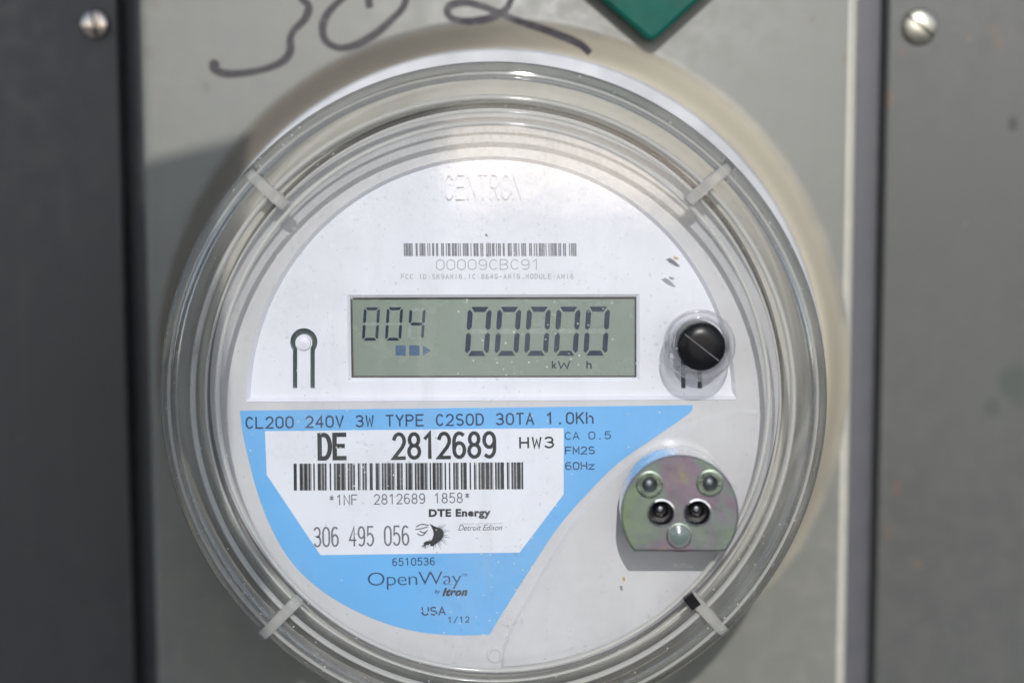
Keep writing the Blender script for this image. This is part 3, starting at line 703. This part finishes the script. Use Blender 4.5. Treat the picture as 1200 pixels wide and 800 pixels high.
# optical port: D-shaped plated disc through the cover
YP = -.0690; SP = 2000 / (.405 - .0065) / 1000
prt_px = arcpx(796.7, 602, 69.2, -39.5, 219.5, 60)
O = px(prt_px, YP); I = offset(O, .0005)
holes_px = [(761.3, 567.5, 9), (832, 566, 9), (775, 600.7, 14.5), (817.5, 600.5, 14.5), (796, 627.5, 9)]
hl = [circ(*Pxz(u, v, YP), r / 5000, 28) for u, v, r in holes_px]
bm = bmesh.new(); tessfill(bm, [I] + hl, YP); skirt(bm, I, YP, O, YP + .0004)
for h_ in hl: skirt(bm, h_, YP, h_, YP + .002)
port = part('optical_port', bm, 'zinc', smooth=25)
bm = bmesh.new(); skirt(bm, O, YP + .0004, O, -.0575)
link('port_body', bm, 'steel', port, 40)
for i, (u, v, r) in enumerate(holes_px):
    x, z = Pxz(u, v, YP); r /= 5000
    if i in (2, 3):      # deep bores holding light guides
        bm = bmesh.new(); lathe(bm, [(r * 1.13, YP + .00005), (r * 1.12, YP - .0003), (r * 1.04, YP - .00035), (r * .99, YP + .0002), (r * .97, YP + .0045)], x, z, 36); link('port_rim', bm, 'chrome', port, 40)
        bm = bmesh.new(); lathe(bm, [(r * .98, YP + .0044), (r * .62, YP + .0044), (r * .60, YP + .0026), (r * .5, YP + .0022), (r * .46, YP + .0044), (0, YP + .0044)], x + r * .03, z, 30); link('light_guide', bm, 'black_gloss', port, 35)
        bm = bmesh.new(); lathe(bm, [(r * .24, YP + .0043), (r * .2, YP + .0030), (0, YP + .0028)], x - r * .02, z + r * .1, 20); link('lens', bm, 'rivetgrey', port, 45)
    elif i != 4:
        bm = bmesh.new(); lathe(bm, [(r * 1.78, YP + .0001), (r * 1.75, YP - .00025), (r * 1.62, YP - .0003), (r * 1.55, YP - .00008), (r * 1.3, YP - .00008), (r * 1.22, YP - .0003), (r * 1.05, YP - .0003), (r * .98, YP + .0002), (r * .95, YP + .0012)], x, z, 36); link('rivet', bm, 'rivetgreen', port, 30)
        bm = bmesh.new(); lathe(bm, [(r, YP + .0013), (r * .7, YP + .0010), (r * .45, YP + .0004), (r * .2, YP + .0002), (0, YP + .0003)], x - r * .05, z + r * .05, 28); link('rivet_core', bm, 'rivetgrey', port, 45)
    else:
        bm = bmesh.new(); lathe(bm, [(r * 1.68, YP + .0001), (r * 1.66, YP - .0003), (r * 1.52, YP - .00035), (r * 1.46, YP + .0001)], x, z, 36); link('port_rim', bm, 'rivetgreen', port, 35)
        bm = bmesh.new(); lathe(bm, [(r * 1.47, YP + .0001), (r * 1.1, YP - .0001), (r * .6, YP - .0006), (0, YP - .0008)], x, z, 36); link('plug', bm, 'lens', port, 45)
# spigot behind the cover
bm = bmesh.new(); c = P(797, 594, -.05); lathe(bm, [(.0095, -.0570), (.0088, -.050), (.0085, -.0480)], c.x, c.z, 48); part('port_spigot', bm, 'steel', smooth=40)

# clear cover: one moulded shell in three parts
YF = -.0585
bm = bmesh.new()     # flat face window, with two thin surfaces
lathe(bm, [(0, YF), (.0650, YF)], seg=360); lathe(bm, [(0, YF + .0022), (.0650, YF + .0022)], seg=160)
part('cover_face', bm, 'face', smooth=30)
bm = bmesh.new()
def fil(cx_, cy__, R_, a0, a1, n=6): return [(cx_ + R_ * math.cos(math.radians(a0 + (a1 - a0) * i / n)), cy__ - R_ * math.sin(math.radians(a0 + (a1 - a0) * i / n))) for i in range(n + 1)]
SH = 48
front = [(.0650, YF), (.0735, YF), (.0745, YF - .0002), (.0754, YF - .0008), (.0758, YF - .0010)]
back = [(.0758, YF + .0020), (.0735, YF + .0020), (.0650, YF + .0020)]
lathe(bm, front, seg=360); lathe(bm, back, seg=360); part('cover_rim', bm, 'rim', smooth=50)
bm = bmesh.new()     # thick rounded shoulder, the edge that refracts
outer_ = [(.0758, YF - .0010), (.0764, YF - .0014)] + fil(.0770, -.0572, .0027, 90, 4, 12) + [(.0797, -.0550), (.0798, -.0530)]
inner_ = [(.0779, -.0530), (.0778, -.0550), (.0774, -.0560), (.0767, -.0565), (.0758, YF + .0020)]
lathe(bm, outer_ + inner_, seg=360, closed=True); part('cover_shoulder', bm, 'shoulder', smooth=60)
for r0, hh, ww in ((.0657, .0009, .0006), (.0684, .0006, .00035), (.0716, .0011, .0007)):
    bm = bmesh.new(); lathe(bm, [(r0 - ww, YF - .00005)] + [(r0 + ww * .8 * math.cos(math.radians(a)), YF - hh * (.3 + .7 * math.sin(math.radians(a)))) for a in range(180, -1, -20)] + [(r0 + ww, YF - .00005)], seg=360, closed=True)
    part('cover_bead_or_highlight_ring', bm, 'bead', smooth=60)
bm = bmesh.new(); lathe(bm, [(.0766, YF - .00135), (.0767, YF - .0018), (.0770, YF - .0019), (.0773, YF - .0018), (.0774, YF - .0013)], seg=360, closed=True); part('cover_bead_or_highlight_ring', bm, 'bead', smooth=60)  # added pale ring standing in for the bright highlight on the shoulder
bm = bmesh.new(); lathe(bm, [(.07975, -.0552), (.08002, -.0551), (.08006, -.0546), (.07985, -.0543)], seg=360, closed=True); part('dark_cover_edge', bm, 'seam_or_edge_line', smooth=60)   # thin dark ring painting the refracted outline of the cover
bm = bmesh.new()
lathe(bm, [(.0798, -.0528), (.0800, -.040), (.0803, -.022), (.0806, -.0145), (.0818, -.0142)], seg=256)
lathe(bm, [(.0778, -.0528), (.0779, -.040), (.0782, -.022), (.0785, -.0125)], seg=256)
part('cover_wall', bm, 'wall', smooth=40)
# ribs at the four diagonals
def rib(u_in, v_in, u_out, v_out):
    a_ = P(u_in, v_in, -.0605); b_ = P(u_out, v_out, -.0600); d = Vector((b_.x - a_.x, 0, b_.z - a_.z)); L = d.length; d.normalize(); nrm = Vector((-d.z, 0, d.x))
    t0 = math.hypot(a_.x, a_.z)
    bm = bmesh.new(); w2 = .0014
    prof = [(0, YF - .0010), (.0008, YF - .0024), (.0030, YF - .0027), (.0034, YF - .0021), (L - .0032, YF - .0026), (L - .0014, YF - .0024), (L, YF + .0001), (L + .0004, YF + .006)]
    bot = [(0, YF + .0003), (L - .003, YF + .0003), (L - .0015, YF + .003), (L - .001, YF + .006)]
    rows = []
    for sg in (-1, 1):
        k = .62 if sg else 1
        rows.append([bm.verts.new(Vector((a_.x, 0, a_.z)) + d * s_ + nrm * (sg * w2 * .9) + Vector((0, y, 0))) for s_, y in prof] + [bm.verts.new(Vector((a_.x, 0, a_.z)) + d * s_ + nrm * (sg * w2) + Vector((0, y, 0))) for s_, y in reversed(bot)])
    n = len(rows[0]); bm.faces.new(rows[0]); bm.faces.new(rows[1][::-1])
    for i in range(n): bm.faces.new((rows[0][i], rows[0][(i + 1) % n], rows[1][(i + 1) % n], rows[1][i]))
    bmesh.ops.bevel(bm, geom=bm.edges[:], offset=.0003, segments=2, affect='EDGES')
    bmesh.ops.triangulate(bm, faces=[f for f in bm.faces if len(f.verts) > 4])
    return part('cover_rib', bm, 'rib', smooth=35)
ribs = []
for q in ((336, 244, 289, 200), (805, 238, 857, 193), (807, 695, 852, 744), (350, 702, 304, 748)): ribs.append(rib(*q))
a_, b_ = P(806, 698, YF - .0026), P(816, 711, YF - .0026)
d = Vector((b_.x - a_.x, 0, b_.z - a_.z)); L = d.length; d.normalize(); nn = Vector((-d.z, 0, d.x)) * .0013
bm = bmesh.new(); q4 = [a_ + nn, b_ + nn, b_ - nn, a_ - nn]
plate(bm, [(p.x, p.z) for p in q4], [], YF - .00295, YF - .0005, True); link('rib_foot', bm, 'black', ribs[2])
ribs[2]['label'] = 'clear rib with a black inner end'
# small moulded dot on the rim
bm = bmesh.new(); c = P(226, 409, -.0597); lathe(bm, [(.0014, -.0594), (.0013, -.0600), (.0010, -.0600), (.0009, -.0594)], c.x, c.z, 28, closed=True); part('moulded_dot', bm, 'collar', smooth=40)

# dirt flecks stuck to the cover
def fleck(name, label, pts, mat, th=.0002):
    c = P(sum(p[0] for p in pts) / len(pts), sum(p[1] for p in pts) / len(pts), YF)
    bm = bmesh.new(); L = [(x - c.x, z - c.z) for x, z in px(pts, YF)]
    plate(bm, L, [], -th - .00003, -.00003, True)
    o = link(name, bm, mat); o.location = (c.x, YF, c.z); o['label'] = label; o['category'] = 'debris'; return o
fleck('dried_fleck', 'grey elongated dried fleck on the clear cover above the black knob', [(780, 304), (785, 302), (790, 305), (795, 310), (797, 313), (792, 312), (786, 309)], 'ink_soft')
fleck('dried_fleck', 'small brown fleck on the clear cover just right of the grey one', [(789, 300), (792, 301), (796, 303), (793, 304.5), (790, 303)], 'mud')
fleck('dried_fleck', 'tiny black speck on the cover above the upper barcode', [(568, 274.5), (570, 274), (572, 277), (570.5, 277)], 'dirt')
fleck('dried_fleck', 'tiny orange speck on the cover left of the plated port', [(729, 676), (732, 675.5), (733, 680), (730, 680.5)], 'mud')
